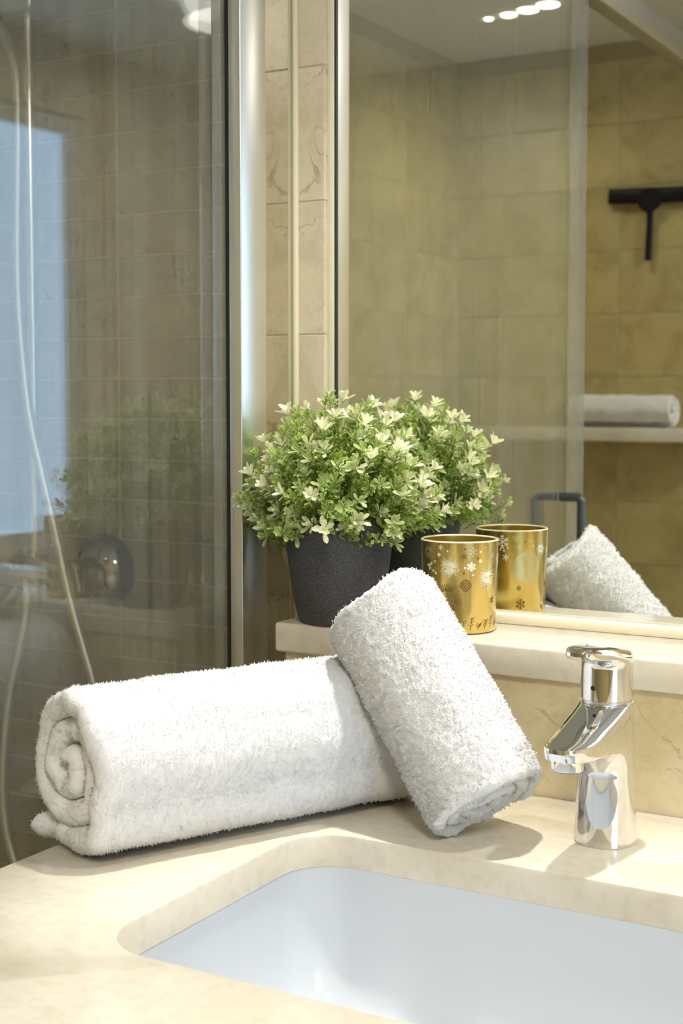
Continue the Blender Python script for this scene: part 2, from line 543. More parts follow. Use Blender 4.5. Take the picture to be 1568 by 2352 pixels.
def rrect(ang, hx, hy, r):
    """distance from centre to a rounded rectangle along ang."""
    c, s = math.cos(ang), math.sin(ang)
    lo, hi = 0.0, 2.0
    for _ in range(40):
        m_ = (lo + hi) / 2
        qx, qy = abs(c * m_) - (hx - r), abs(s * m_) - (hy - r)
        d = math.hypot(max(qx, 0), max(qy, 0)) + min(max(qx, qy), 0) - r
        if d > 0: hi = m_
        else: lo = m_
    return lo


angs = []
for i in range(240):
    angs.append(2 * math.pi * i / 240)
hx_, hy_ = (HX1 - HX0) / 2, (HY1 - HY0) / 2
for sx in (-1, 1):                                   # finer in the corners
    for sy in (-1, 1):
        for k in range(25):
            a = math.pi / 2 * k / 24
            angs.append(math.atan2(sy * (hy_ - HR + HR * math.sin(a)), sx * (hx_ - HR + HR * math.cos(a))) % (2 * math.pi))
for (X, Y) in ((CX0, CY0), (CX1, CY0), (CX0, CY1), (CX1, CY1)):
    angs.append(math.atan2(Y - hcy, X - hcx) % (2 * math.pi))
angs = sorted(set(round(a, 6) for a in angs))


def outer(a):
    c, s = math.cos(a), math.sin(a)
    t = 1e9
    if c > 1e-9: t = min(t, (CX1 - hcx) / c)
    if c < -1e-9: t = min(t, (CX0 - hcx) / c)
    if s > 1e-9: t = min(t, (CY1 - hcy) / s)
    if s < -1e-9: t = min(t, (CY0 - hcy) / s)
    return hcx + c * t, hcy + s * t


TK = 0.028
rings = []
be = 0.002


def ring_outer(inset, z):
    out_ = []
    for a in angs:
        x, y = outer(a)
        x = min(max(x, CX0 + inset), CX1 - inset); y = min(max(y, CY0 + inset), CY1 - inset)
        out_.append((x, y, z))
    return out_


def ring_hole(off, z, extra_r=0.0):
    out_ = []
    for a in angs:
        d = rrect(a, hx_ + off, hy_ + off, HR + off)
        out_.append((hcx + math.cos(a) * d, hcy + math.sin(a) * d, z))
    return out_


rings = [ring_outer(0, -TK), ring_outer(0, -be), ring_outer(be * 0.3, -be * 0.3), ring_outer(be, 0), ring_hole(be, 0), ring_hole(be * 0.3, -be * 0.3), ring_hole(0, -be), ring_hole(0, -TK + 0.001), ring_hole(0.001, -TK)]
nA = len(angs)
vs = [v for r_ in rings for v in r_]
fs = []
for i in range(len(rings)):
    j = (i + 1) % len(rings)
    for k in range(nA):
        k2 = (k + 1) % nA
        fs.append((i * nA + k, i * nA + k2, j * nA + k2, j * nA + k))
ct = mesh_obj('vanity_countertop', vs, fs, M['counter'], smooth=True, angle=30)
tag(ct, 'cream marble vanity top with a rounded cut-out over the basin', 'countertop')

# basin
bas = empty('sink_basin', (hcx, hcy, -0.17), 'white ceramic undermount basin set into the marble top', 'sink')


def basin_shell():
    prof = [(0.010, -TK - 0.0001), (0.0012, -TK - 0.0001), (0.0014, -0.034), (0.002, -0.05), (0.000, -0.085), (-0.006, -0.115), (-0.014, -0.135), (-0.026, -0.150), (-0.045, -0.158), (-0.075, -0.161), (-0.11, -0.163)]
    back = [(-0.11, -0.172), (-0.03, -0.165), (-0.0, -0.14), (0.010, -0.09), (0.016, -0.04), (0.016, -TK - 0.0002)]
    vs, fs = [], []
    for off, z in prof + back:
        for a in angs:
            d = rrect(a, hx_ + off, hy_ + off, max(HR + off * 0.6, 0.02))
            vs.append((math.cos(a) * d, math.sin(a) * d, z + 0.17))
    m_ = len(prof) + len(back)
    for i in range(m_):
        j = (i + 1) % m_
        if i == len(prof) - 1:
            continue
        for k in range(nA):
            k2 = (k + 1) % nA
            fs.append((i * nA + k, i * nA + k2, j * nA + k2, j * nA + k))
    a0 = (len(prof) - 1) * nA
    fs.append(tuple(a0 + k for k in range(nA)))
    a1 = len(prof) * nA
    fs.append(tuple(a1 + k for k in range(nA)))
    return vs, fs


vs, fs = basin_shell()
mesh_obj('bowl', vs, fs, M['ceramic'], bas, smooth=True, angle=35)
lathe('drain', [(0.003, 0.0072), (0.022, 0.0072), (0.030, 0.0095), (0.032, 0.0085), (0.032, 0.0071)], M['chrome'], bas, n=40)

# ------------------------------------------------------------------ faucet
FX, FY, FA = -0.384, 1.103, math.radians(-3)
fau = empty('basin_faucet', (FX, FY, 0.0), 'chrome single-lever basin faucet standing on the marble top', 'faucet')
fau.rotation_euler = (0, 0, FA)


def stack(name, secs, mat, parent, n=72, cap=True):
    """secs: (z, R, L, Rf) horizontal sections: a round back of radius R, nose of half-width Rf reaching L further towards -y."""
    vs, fs = [], []
    for z, R, L, Rf in secs:
        for k in range(n):
            a = 2 * math.pi * k / n
            c, s = math.cos(a), math.sin(a)
            if s >= 0:
                vs.append((R * c, R * s, z))
            else:
                t = -s                              # 0 .. 1 towards the nose
                w = R + (Rf - R) * min(1, L / 0.05) * t
                # superelliptic nose keeps the flanks straight
                e = 2.0 + 1.6 * min(1, L / 0.05)
                cc = math.copysign(abs(c) ** (2 / e), c); ss = abs(s) ** (2 / e)
                w = R + (Rf - R) * min(1, L / 0.05) * ss
                vs.append((w * cc, -(R + L) * ss if L <= 0 else -(L + R * 1.0) * ss, z))
    for i in range(len(secs) - 1):
        for k in range(n):
            k2 = (k + 1) % n
            fs.append((i * n + k, i * n + k2, (i + 1) * n + k2, (i + 1) * n + k))
    if cap:
        fs.append(tuple(range(n - 1, -1, -1)))
        fs.append(tuple((len(secs) - 1) * n + k for k in range(n)))
    return mesh_obj(name, vs, fs, mat, parent, smooth=True, angle=32)


def interp(z, tab):
    for (z0, v0), (z1, v1) in zip(tab, tab[1:]):
        if z <= z1:
            t = (z - z0) / (z1 - z0)
            t = max(0, min(1, t))
            return v0 + (v1 - v0) * t
    return tab[-1][1]


def body_sections():
    Rt = [(0, 0.0258), (0.004, 0.0256), (0.06, 0.0236), (0.12, 0.0218)]
    # how far the nose reaches at each height (underside arches up, top slopes back)
    Lt = [(0.0, 0.0), (0.062, 0.0), (0.070, 0.0035), (0.076, 0.010), (0.0805, 0.022), (0.0830, 0.040), (0.0842, 0.056), (0.0850, 0.066),
          (0.0870, 0.0735), (0.0935, 0.0765), (0.0970, 0.076), (0.0985, 0.071), (0.1015, 0.057), (0.1065, 0.039), (0.1115, 0.021), (0.1158, 0.006), (0.1175, 0.0)]
    zs = [0.0, 0.001, 0.004] + [0.004 + 0.058 * i / 12 for i in range(1, 13)]
    zs += [z for z, _ in Lt[2:]]
    extra = []
    for a, b_ in zip(Lt[1:], Lt[2:]):
        extra.append((a[0] + b_[0]) / 2)
    zs = sorted(set(zs + extra))
    out_ = []
    for z in zs:
        R = interp(z, Rt)
        if z < 0.0005: R -= 0.0008
        out_.append((z, R, interp(z, Lt), 0.0208))
    out_.append((0.1176, 0.0205, 0.0, 0.0195))
    return out_


stack('body', body_sections(), M['chrome'], fau)
lathe('collar_ring', [(0.0200, 0.1170), (0.0204, 0.1172), (0.0204, 0.1198), (0.0200, 0.1200)], M['alu_satin'], fau, n=64)
hs = [(0.1200, 0.0210, 0, 0.016), (0.1205, 0.0217, 0, 0.016)]
for i in range(1, 9):
    hs.append((0.1205 + 0.030 * i / 8, 0.0217 - 0.0003 * i / 8, 0, 0.016))
for z, R, L in ((0.1515, 0.0214, 0.0006), (0.1530, 0.0213, 0.0025), (0.1545, 0.0212, 0.007), (0.1558, 0.0211, 0.014), (0.1570, 0.0210, 0.024), (0.1580, 0.0208, 0.0350), (0.1592, 0.0206, 0.0410),
                (0.1615, 0.0203, 0.0445), (0.1640, 0.0198, 0.0450), (0.1654, 0.0184, 0.0440), (0.1662, 0.0150, 0.0400), (0.1665, 0.009, 0.034)):
    hs.append((z, R, L, 0.0150))
lev = stack('lever_handle', hs, M['chrome'], fau)
# raise the nose of the lever a little, slope the back of the cap down
for v in lev.data.vertices:
    if v.co.z > 0.150:
        k = (v.co.z - 0.150) / 0.016
        if v.co.y < -0.02:
            v.co.z += k * 0.0035 * min(1, (-v.co.y - 0.02) / 0.035)
        else:
            v.co.z -= k * 0.010 * min(1, (v.co.y + 0.02) / 0.042)
# aerator under the nose
aer = lathe('aerator', [(0.0112, 0.0), (0.0124, 0.0004), (0.0126, 0.0012), (0.0126, 0.0085)], M['chrome'], fau, (0, -0.079, 0.0772), 48)
lathe('aerator_mesh', [(0.002, 0.0), (0.0108, 0.0), (0.0112, 0.0004)], M['steel_mesh'], aer, (0, 0, -0.0007), 40)
dot = lathe('temperature_dot', [(0.0002, 0.0), (0.0020, 0.0), (0.0022, -0.0004)], M['black'], lev, (0, 0, 0), 20)
dot.rotation_euler = (math.pi / 2, 0, math.radians(-8))
dot.location = (-0.0035, -0.0216, 0.131)


# ------------------------------------------------------------------ towels
def fbm(p, f, o=3):
    return noise.fractal(Vector(p) * f, 1.0, 2.0, o)


def towel_roll(name, R0, T, t, turns, length, flap, squash, mat, parent, du=0.0020, dv=0.0022, seed=1, amp=0.0011, freq=330, lump=0.0018, tele=0.004, start=-90.0, corner=0.0, core=0.5):
    """A rolled sheet as one swept slab. Local frame: X right, Z up in the end view, rolled along +Y; lowest point near Z=0.
    The spiral starts with a flat flap (length flap, lying under the roll), then winds inwards counter-clockwise."""
    rr = random.Random(seed)
    off = Vector((rr.uniform(0, 50), rr.uniform(0, 50), rr.uniform(0, 50)))
    sx, sz = squash
    pts = []
    zc = (R0 + t / 2) * sz
    nf = max(2, int(flap / du))
    if flap > 0:
        for i in range(nf):
            f = i / nf
            x = -flap * (1 - f)
            pts.append((x, t / 2 + 0.0025 * math.sin(math.pi * f) + 0.001 * (1 - f) ** 3))
    ang = start
    end = start + 360 * turns
    while ang < end:
        n_turn = (ang - start) / 360
        R = R0 - T * n_turn
        a = math.radians(ang)
        R_ = R * (1 + corner * math.cos(2 * (a + math.pi / 4)) ** 8 * (1 if math.sin(a) < 0.2 and math.cos(a) > 0 else 0.25))
        R_ += 0.0012 * math.sin(3.1 * a + seed) + 0.0008 * math.sin(5.3 * a + 2 * seed)
        pts.append((R_ * math.cos(a) * sx, zc + R_ * math.sin(a) * sz))
        ang += math.degrees(du / max(R, 0.006))
    P = np.array(pts)
    n = len(P)
    tan = np.gradient(P, axis=0); tan /= np.linalg.norm(tan, axis=1)[:, None]
    nor = np.stack([tan[:, 1], -tan[:, 0]], 1)         # outward (right of travel)
    # loop in (v, h): outer side, rounded edge, inner side, rounded edge
    nv = int(length / dv)
    h = t / 2
    loop = []
    for i in range(nv + 1):
        loop.append((length * i / nv, h, 1.0))
    for k in range(1, 8):
        b = math.pi * k / 8
        loop.append((length + h * math.sin(b), h * math.cos(b), 1.0))
    inner = [length, length * 0.985, length * 0.95, length * 0.9, length * 0.7, length * 0.5, length * 0.3, length * 0.1, length * 0.05, length * 0.015, 0]
    for v in inner:
        loop.append((v, -h, 0.4))
    for k in range(1, 8):
        b = math.pi * k / 8
        loop.append((-h * math.sin(b), -h * math.cos(b), 1.0))
    m_ = len(loop)
    vs = np.zeros((n, m_, 3)); nrm = np.zeros((n, m_, 3)); wt = np.zeros((n, m_))
    lv = np.array([l[0] for l in loop]); lh = np.array([l[1] for l in loop]); lw = np.array([l[2] for l in loop])
    lt = np.gradient(np.stack([lv, lh], 1), axis=0)
    lt[0] = (1, 0); lt[nv] = (1, 0)
    lt /= np.maximum(np.linalg.norm(lt, axis=1)[:, None], 1e-9)
    ln = np.stack([-lt[:, 1], lt[:, 0]], 1)             # outward in (v,h)
    s = np.linspace(0, 1, n)
    arc = np.concatenate([[0], np.cumsum(np.linalg.norm(np.diff(P, axis=0), axis=1))])
    for i in range(n):
        j0 = tele * noise.noise(Vector((arc[i] * 14, seed * 3.1, 0))) + tele * 0.5 * noise.noise(Vector((arc[i] * 45, seed * 1.7, 5)))
        j1 = tele * noise.noise(Vector((arc[i] * 14, seed * 7.7, 9)))
        fade = min(1.0, math.sqrt(min(1, (n - 1 - i) / 6)), math.sqrt(min(1, (i + 1) / 6)))
        f = lv / length
        vv = lv + j0 * (1 - f) + j1 * f
        hh = lh * (0.25 + 0.75 * fade)
        vs[i, :, 0] = P[i, 0] + nor[i, 0] * hh
        vs[i, :, 2] = P[i, 1] + nor[i, 1] * hh
        vs[i, :, 1] = vv
        nrm[i, :, 0] = nor[i, 0] * ln[:, 1]; nrm[i, :, 2] = nor[i, 1] * ln[:, 1]; nrm[i, :, 1] = ln[:, 0]
        wt[i] = lw
    V = vs.reshape(-1, 3); NN = nrm.reshape(-1, 3); W = wt.reshape(-1)
    outerturn = np.repeat((arc <= arc[-1] * 1.0), m_)
    for q in range(len(V)):
        p = Vector(V[q]) + off
        d = amp * (noise.noise(p * freq) + 0.6 * noise.noise(p * freq * 2.1)) + lump * noise.noise(p * 26) * 0.8 + lump * 0.5 * noise.noise(p * 60)
        V[q] += NN[q] * d * W[q]
    V[:, 2] = np.maximum(V[:, 2], 0.0004)
    idx = np.arange(n * m_).reshape(n, m_)
    a = idx[:-1, :]; b = idx[1:, :]
    F = np.stack([a, b, np.roll(b, -1, 1), np.roll(a, -1, 1)], -1).reshape(-1, 4)
    fs = [tuple(f) for f in F.tolist()]
    fs.append(tuple(idx[0, :].tolist())); fs.append(tuple(idx[-1, ::-1].tolist()))
    me = bpy.data.meshes.new(name)
    me.from_pydata(V.tolist(), [], fs)
    me.shade_smooth()
    me.materials.append(mat)
    o = bpy.data.objects.new(name, me)
    link(o, parent)
    return o, V, NN, W, n, m_, nv


def pile(name, V, NN, W, n, m_, nv, count, length, width, mat, parent, seed=3, end_share=0.06, lean=0.35, floor=False):
    """terry pile: tiny leaning three-sided tufts standing on the outside of the cloth, one mesh."""
    r = np.random.default_rng(seed)
    idx = np.arange(n * m_).reshape(n, m_)
    ends = np.concatenate([idx[:, nv + 1:nv + 8].ravel(), idx[:, -7:].ravel()])
    body = idx[:, :nv + 1].ravel()
    k_end = int(count * end_share)
    c = np.concatenate([r.choice(body, count - k_end), r.choice(ends, k_end)])
    K = len(c)
    sn = NN[c] / np.maximum(np.linalg.norm(NN[c], axis=1)[:, None], 1e-9)
    base = V[c] + r.normal(0, 0.0009, (K, 3)) * (1 - np.abs(sn) * 0.6) - sn * 0.0004
    up = sn + r.normal(0, lean, (K, 3))
    up /= np.linalg.norm(up, axis=1)[:, None]
    t1 = np.cross(up, r.normal(0, 1, (K, 3))); t1 /= np.linalg.norm(t1, axis=1)[:, None]
    t2 = np.cross(up, t1)
    L = (length * r.uniform(0.55, 1.2, K))[:, None]
    w = (width * r.uniform(0.7, 1.3, K))[:, None]
    P, Q = [], []
    for a in (0.0, 2.0944, 4.1888):
        d = t1 * math.cos(a) + t2 * math.sin(a)
        P.append(base + d * w); Q.append(sn * 0.9 + d * 0.45)
    tip = base + up * L + r.normal(0, 0.25, (K, 3)) * L
    P.append(tip); Q.append(sn * 0.8 + up * 0.4)
    VV = np.stack(P, 1).reshape(-1, 3); QQ = np.stack(Q, 1).reshape(-1, 3)
    QQ /= np.linalg.norm(QQ, axis=1)[:, None]
    if floor:
        VV[:, 2] = np.maximum(VV[:, 2], 0.0003)
    i0 = np.arange(K) * 4
    F = np.concatenate([np.stack([i0, i0 + 1, i0 + 3], 1), np.stack([i0 + 1, i0 + 2, i0 + 3], 1), np.stack([i0 + 2, i0, i0 + 3], 1)])
    me = bpy.data.meshes.new(name)
    me.from_pydata(VV.tolist(), [], F.tolist())
    me.shade_smooth()
    me.normals_split_custom_set_from_vertices(QQ.tolist())
    me.materials.append(mat)
    o = bpy.data.objects.new(name, me)
    link(o, parent)
    tag(o, kind='stuff')
    return o


def pile_mat():
    m, nt, b, out = new_mat('terry_tuft')
    b.inputs['Base Color'].default_value = (0.87, 0.86, 0.84, 1)
    b.inputs['Roughness'].default_value = 1.0
    b.inputs['Specular IOR Level'].default_value = 0.0
    return m


M['tuft'] = pile_mat()

# big bath towel: rolled lying on the counter, left end towards the camera
bt = empty('bath_towel', (-0.7440, 0.8600, 0.0005), 'large rolled white bath towel lying on the marble top', 'towel')
ax = Vector((0.45, 0.893, 0)); wd = Vector((0.955, -0.297, 0))
bt_m = Matrix(((wd.x, ax.x, 0), (wd.y, ax.y, 0), (0, 0, 1))).to_4x4()
res = towel_roll('cloth_roll', 0.0605, 0.0215, 0.0218, 2.56, 0.318, 0.052, (0.93, 1.015), M['towel_fine'], bt, seed=4, amp=0.0011, freq=400, lump=0.0022, tele=0.007, corner=0.15)
o = res[0]
o.data.transform(bt_m)
p_ = pile('terry_pile', *res[1:], 110000, 0.0019, 0.00048, M['tuft'], o, seed=8, floor=True)
p_.data.transform(bt_m)

# hand towel: thicker terry, leaning on the big roll
Bp = Vector((-0.4700, 1.0485, 0.0365)); Tp = Vector((-0.5870, 1.084, 0.1800))
axis = (Tp - Bp).normalized()
zl = (Vector((0.25, -1, 0.45)) - axis * Vector((0.25, -1, 0.45)).dot(axis)).normalized()
xl = axis.cross(zl).normalized()
ht = empty('hand_towel', tuple(Bp), 'small rolled white terry hand towel leaning upright against the larger roll', 'towel')
R_H = 0.0560
res = towel_roll('cloth_roll', R_H - 0.006, 0.0122, 0.0115, 3.4, (Tp - Bp).length, 0.0, (1.04, 0.97), M['towel'], ht, seed=11, amp=0.0017, freq=265, lump=0.0026, tele=0.007)
hm = Matrix(((xl.x, axis.x, zl.x), (xl.y, axis.y, zl.y), (xl.z, axis.z, zl.z))).to_4x4() @ Matrix.Translation((0, 0, -R_H))
res[0].data.transform(hm)
p_ = pile('terry_pile', *res[1:], 110000, 0.0023, 0.00056, M['tuft'], res[0], seed=9, end_share=0.015)
p_.data.transform(hm)

# towel on the far shelf (seen in the mirror)
stw = empty('shelf_towel', (-1.285, Y_OPP + 0.062, 0.2790), 'rolled white towel lying on the wall shelf, seen in the mirror', 'towel')
res = towel_roll('cloth_roll', 0.042, 0.013, 0.012, 2.8, 0.30, 0.0, (1.0, 0.98), M['towel_fine'], stw, du=0.004, dv=0.006, seed=21, amp=0.0008, freq=200, lump=0.003, tele=0.004)
res[0].data.transform(Matrix.Rotation(math.radians(-82), 4, 'Z') @ Matrix.Translation((0, -0.15, 0)))

# ------------------------------------------------------------------ potted plant
PX, PY, PZ = -0.7110, 1.2260, 0.140
pl = empty('potted_plant', (PX, PY, PZ), 'bushy variegated artificial plant in a charcoal pot on the ledge', 'plant')
pp = [(0.0005, 0.0), (0.0385, 0.0), (0.0402, 0.0010), (0.0414, 0.004), (0.0453, 0.0185), (0.0488, 0.0400), (0.0515, 0.0600), (0.0540, 0.0800), (0.0552, 0.0930), (0.0557, 0.0985), (0.0557, 0.1020), (0.0551, 0.1032), (0.0538, 0.1034), (0.0530, 0.1025), (0.0520, 0.095), (0.049, 0.085), (0.0005, 0.084)]
lathe('pot', pp, M['pot'], pl, n=96, close=False, angle=50)
lathe('soil', [(0.0005, 0.097), (0.03, 0.096), (0.0515, 0.091)], M['soil'], pl, n=40, close=False)


def leaf_geo(V, F, E, C, base, d, nrm, ln, wd_, curl, cream):
    """one obovate leaf: rows across the blade, folded a little along the midrib."""
    side = d.cross(nrm).normalized(); nn = side.cross(d).normalized()
    rows = [(0.0, 0.10), (0.25, 0.45), (0.5, 0.82), (0.72, 1.0), (0.90, 0.72), (1.0, 0.12)]
    i0 = len(V)
    for f, w in rows:
        c = base + d * (ln * f) + nn * (curl * ln * (f * f))
        hw = wd_ * 0.5 * w
        V.append(c - side * hw + nn * (hw * 0.35)); E.append(1.0 if f > 0.2 else 0.4)
        V.append(c + side * 0.0); E.append(0.0 if f < 0.85 else 0.5)
        V.append(c + side * hw + nn * (hw * 0.35)); E.append(1.0 if f > 0.2 else 0.4)
        C.extend([cream] * 3)
    for r_ in range(len(rows) - 1):
        a = i0 + r_ * 3
        F.append((a, a + 1, a + 4, a + 3)); F.append((a + 1, a + 2, a + 5, a + 4))


def sprig_mesh(k):
    r = random.Random(100 + k)
    V, F, E, C = [], [], [], []
    H = r.uniform(0.042, 0.052)
    bendx, bendy = r.uniform(-0.25, 0.25), r.uniform(-0.25, 0.25)

    def stem(t):
        return Vector((bendx * H * t * t, bendy * H * t * t, H * t))
    # stem: thin three-sided tube
    i0 = len(V)
    for s in range(5):
        c = stem(s / 4); rad = 0.0006 * (1 - 0.5 * s / 4)
        for q in range(3):
            a = q * 2.094
            V.append(c + Vector((rad * math.cos(a), rad * math.sin(a), 0))); E.append(0.35); C.append(0.0)
    for s in range(4):
        for q in range(3):
            q2 = (q + 1) % 3
            F.append((i0 + s * 3 + q, i0 + s * 3 + q2, i0 + s * 3 + 3 + q2, i0 + s * 3 + 3 + q))
    bright = [0.0, 0.15, 0.9, 0.3, 0.0, 1.0, 0.2, 0.5, 0.1, 0.75][k % 10]
    az = r.uniform(0, 6.28)
    for nd in range(9):
        t = 0.15 + 0.78 * nd / 8
        az += math.radians(r.uniform(75, 105))
        for sgn in range(2):
            a = az + math.pi * sgn + r.uniform(-0.3, 0.3)
            el = math.radians(r.uniform(20, 55))
            d = Vector((math.cos(a) * math.cos(el), math.sin(a) * math.cos(el), math.sin(el)))
            nn = Vector((-math.cos(a) * math.sin(el), -math.sin(a) * math.sin(el), math.cos(el)))
            ln = r.uniform(0.0080, 0.0120) * (1.05 - 0.25 * t)
            leaf_geo(V, F, E, C, stem(t), d, nn, ln, ln * r.uniform(0.30, 0.42), r.uniform(-0.25, 0.15), max(0, min(1, bright * (t - 0.45) * 1.2 + r.uniform(-0.05, 0.08))))
    for q in range(8):                                # tip rosette
        a = az + q * 0.7854 + r.uniform(-0.25, 0.25)
        el = math.radians(r.uniform(12, 72))
        d = Vector((math.cos(a) * math.cos(el), math.sin(a) * math.cos(el), math.sin(el)))
        nn = Vector((-math.cos(a) * math.sin(el), -math.sin(a) * math.sin(el), math.cos(el)))
        ln = r.uniform(0.0085, 0.0115) * (1.0 + 0.25 * bright)
        leaf_geo(V, F, E, C, stem(0.98), d, nn, ln, ln * r.uniform(0.30, 0.40), r.uniform(-0.1, 0.25), max(0, min(1, bright + r.uniform(-0.1, 0.1))))
    me = bpy.data.meshes.new('sprig')
    me.from_pydata([tuple(v) for v in V], [], F)
    at = me.attributes.new('edge', 'FLOAT', 'POINT'); at.data.foreach_set('value', [e * 0.85 for e in E])
    at = me.attributes.new('cream', 'FLOAT', 'POINT'); at.data.foreach_set('value', C)
    me.shade_smooth()
    me.materials.append(M['leaf'])
    return me


sprigs = [sprig_mesh(k) for k in range(10)]
rp = random.Random(77)
cnt = 0
NSP = 295
for i in range(NSP):
    f = (i + 0.5) / NSP
    el = math.asin(-0.22 + 1.22 * f ** 0.95)
    az = i * 2.399963 + rp.uniform(-0.15, 0.15)
    d = Vector((math.cos(az) * math.cos(el), math.sin(az) * math.cos(el), math.sin(el)))
    shell = rp.choice((1.0, 1.0, 0.93, 0.8)) * rp.uniform(0.93, 1.05)
    tip = Vector((d.x * 0.098 * shell, d.y * 0.090 * shell, 0.112 + d.z * 0.112 * shell))
    if d.z < 0:
        tip.z = 0.112 + d.z * 0.05
    # keep clear of the mirror and the screen profile
    wx, wy = PX + tip.x, PY + tip.y
    if wy > 1.296: tip.y -= (wy - 1.296)
    if wx < -0.797: tip.x += (-0.797 - wx); tip.y -= 0.02 * rp.random()
    out_d = (d + Vector((0, 0, 0.35)) + Vector((rp.uniform(-.3, .3), rp.uniform(-.3, .3), rp.uniform(-.2, .3)))).normalized()
    if PY + tip.y > 1.27 and out_d.y > 0:
        out_d.y *= 0.2; out_d.normalize()
    if PX + tip.x < -0.775 and out_d.x < 0:
        out_d.x *= 0.3; out_d.normalize()
    o = bpy.data.objects.new('sprig', rp.choice(sprigs))
    q = out_d.to_track_quat('Z', 'Y')
    s_ = rp.uniform(0.85, 1.15)
    o.rotation_mode = 'QUATERNION'
    o.rotation_quaternion = q @ Matrix.Rotation(rp.uniform(0, 6.28), 3, 'Z').to_quaternion()
    o.scale = (s_, s_, s_)
    o.location = tip - out_d * (0.05 * s_)
    link(o, pl)

# ------------------------------------------------------------------ gold candle glass
GX, GY, GZ = -0.5838, 1.2415, 0.140
GR0, GR1, GH = 0.0355, 0.0378, 0.0900
cup = empty('candle_glass', (GX, GY, GZ), 'gold mirrored candle glass printed with snowflakes, standing on the ledge', 'candle holder')
gwall = lathe('glass_wall', [(0.0005, 0.0), (GR0 - 0.003, 0.0), (GR0 - 0.0008, 0.0012), (GR0, 0.004), (GR1, GH - 0.0012), (GR1 - 0.0020, GH - 0.0012), (GR0 - 0.0022, 0.006), (0.0005, 0.006)], M['gold'], cup, n=96, close=False, angle=40)
lathe('rim', [(GR1 - 0.0021, GH - 0.0013), (GR1 - 0.0017, GH - 0.0003), (GR1 - 0.0009, GH), (GR1 - 0.0002, GH - 0.0003), (GR1 + 0.0002, GH - 0.0013)], M['gold_rim'], cup, n=96, close=False)


def on_cup(u, v, lift):
    """u = arc length (m) from the camera-facing line, v = height."""
    rr = GR0 + (GR1 - GR0) * v / GH + lift
    a = u / GR1 + math.radians(-66)                  # facing the camera side
    return (rr * math.cos(a), rr * math.sin(a), v)


def decal(name, quads, mat, lift=0.00022):
    vs, fs = [], []
    for q in quads:
        # split long quads so that they hug the curved wall
        i0 = len(vs)
        for (u, v) in q:
            vs.append(on_cup(u, min(max(v, 0.003), GH - 0.0025), lift))
        fs.append(tuple(range(i0, i0 + len(q))))
    return mesh_obj(name, vs, fs, mat, gwall)


def bar(u0, v0, u1, v1, w):
    dx, dy = u1 - u0, v1 - v0
    L_ = math.hypot(dx, dy) or 1
    nx, ny = -dy / L_ * w / 2, dx / L_ * w / 2
    n_ = max(1, int(L_ / 0.004))
    out_ = []
    for i in range(n_):
        a, b_ = i / n_, (i + 1) / n_
        out_.append([(u0 + dx * a + nx, v0 + dy * a + ny), (u0 + dx * a - nx, v0 + dy * a - ny), (u0 + dx * b_ - nx, v0 + dy * b_ - ny), (u0 + dx * b_ + nx, v0 + dy * b_ + ny)])
    return out_


def disc(u, v, r, n=10):
    if r < 0.004:
        return [[(u + r * math.cos(2 * math.pi * k / n), v + r * math.sin(2 * math.pi * k / n)) for k in range(n)]]
    q = []
    for k in range(n):                               # vertical strips that follow the curved wall
        a0, a1 = math.pi * k / n, math.pi * (k + 1) / n
        q.append([(u - r * math.cos(a0), v - r * math.sin(a0)), (u - r * math.cos(a1), v - r * math.sin(a1)), (u - r * math.cos(a1), v + r * math.sin(a1)), (u - r * math.cos(a0), v + r * math.sin(a0))])
    return q


def snowflake(u, v, r, w, branches=True):
    q = []
    for k in range(6):
        a = math.pi / 6 + k * math.pi / 3
        c, s = math.cos(a), math.sin(a)
        q += bar(u, v, u + r * c, v + r * s, w)
        if branches:
            for f in (0.45, 0.72):
                for sg in (-1, 1):
                    b_ = a + sg * math.pi / 3.3
                    q += bar(u + r * f * c, v + r * f * s, u + r * f * c + r * 0.33 * math.cos(b_), v + r * f * s + r * 0.33 * math.sin(b_), w * 0.8)
    return q


def burst(u, v, r, n, w, r0=0.12, rnd=None):
    q = []
    for k in range(n):
        a = 2 * math.pi * k / n
        rr = r * (rnd.uniform(0.62, 1.0) if rnd else 1)
        c, s = math.cos(a), math.sin(a)
        u0, v0 = u + r * r0 * c, v + r * r0 * s
        u1, v1 = u + rr * c, v + rr * s
        q.append([(u0 - s * w / 2, v0 + c * w / 2), (u0 + s * w / 2, v0 - c * w / 2), (u1 + s * w / 5, v1 - c * w / 5), (u1 - s * w / 5, v1 + c * w / 5)])
    return q


rc = random.Random(3)
mm = 0.001
# camera side, positions as arc length / height in millimetres
decal('starburst_print', burst(-9 * mm, 65 * mm, 11 * mm, 30, 1.3 * mm, 0.05, rc), M['print_light'])
decal('starburst_print', burst(30 * mm, 55 * mm, 11.5 * mm, 30, 1.3 * mm, 0.05, rc), M['print_light'])
decal('starburst_print', burst(-34 * mm, 79 * mm, 8 * mm, 26, 0.8 * mm, 0.25, rc), M['print_pale'])
decal('starburst_print', burst(53 * mm, 70 * mm, 8 * mm, 28, 0.8 * mm, 0.15, rc), M['print_light'])
decal('firework_print', burst(-12 * mm, 34 * mm, 15 * mm, 40, 0.8 * mm, 0.55), M['print_dark'])
decal('snowflake_print', snowflake(12.5 * mm, 66 * mm, 4.6 * mm, 1.5 * mm), M['print_light'])
decal('snowflake_print', snowflake(5 * mm, 75.5 * mm, 3.4 * mm, 0.9 * mm, False), M['print_dark'])
decal('snowflake_print', snowflake(40 * mm, 32 * mm, 4.2 * mm, 1.0 * mm, False), M['print_dark'])
decal('snowflake_print', snowflake(36 * mm, 76 * mm, 4 * mm, 0.9 * mm), M['print_pale'])
decal('snowflake_print', snowflake(-18 * mm, 84 * mm, 3.2 * mm, 0.8 * mm, False), M['print_light'])
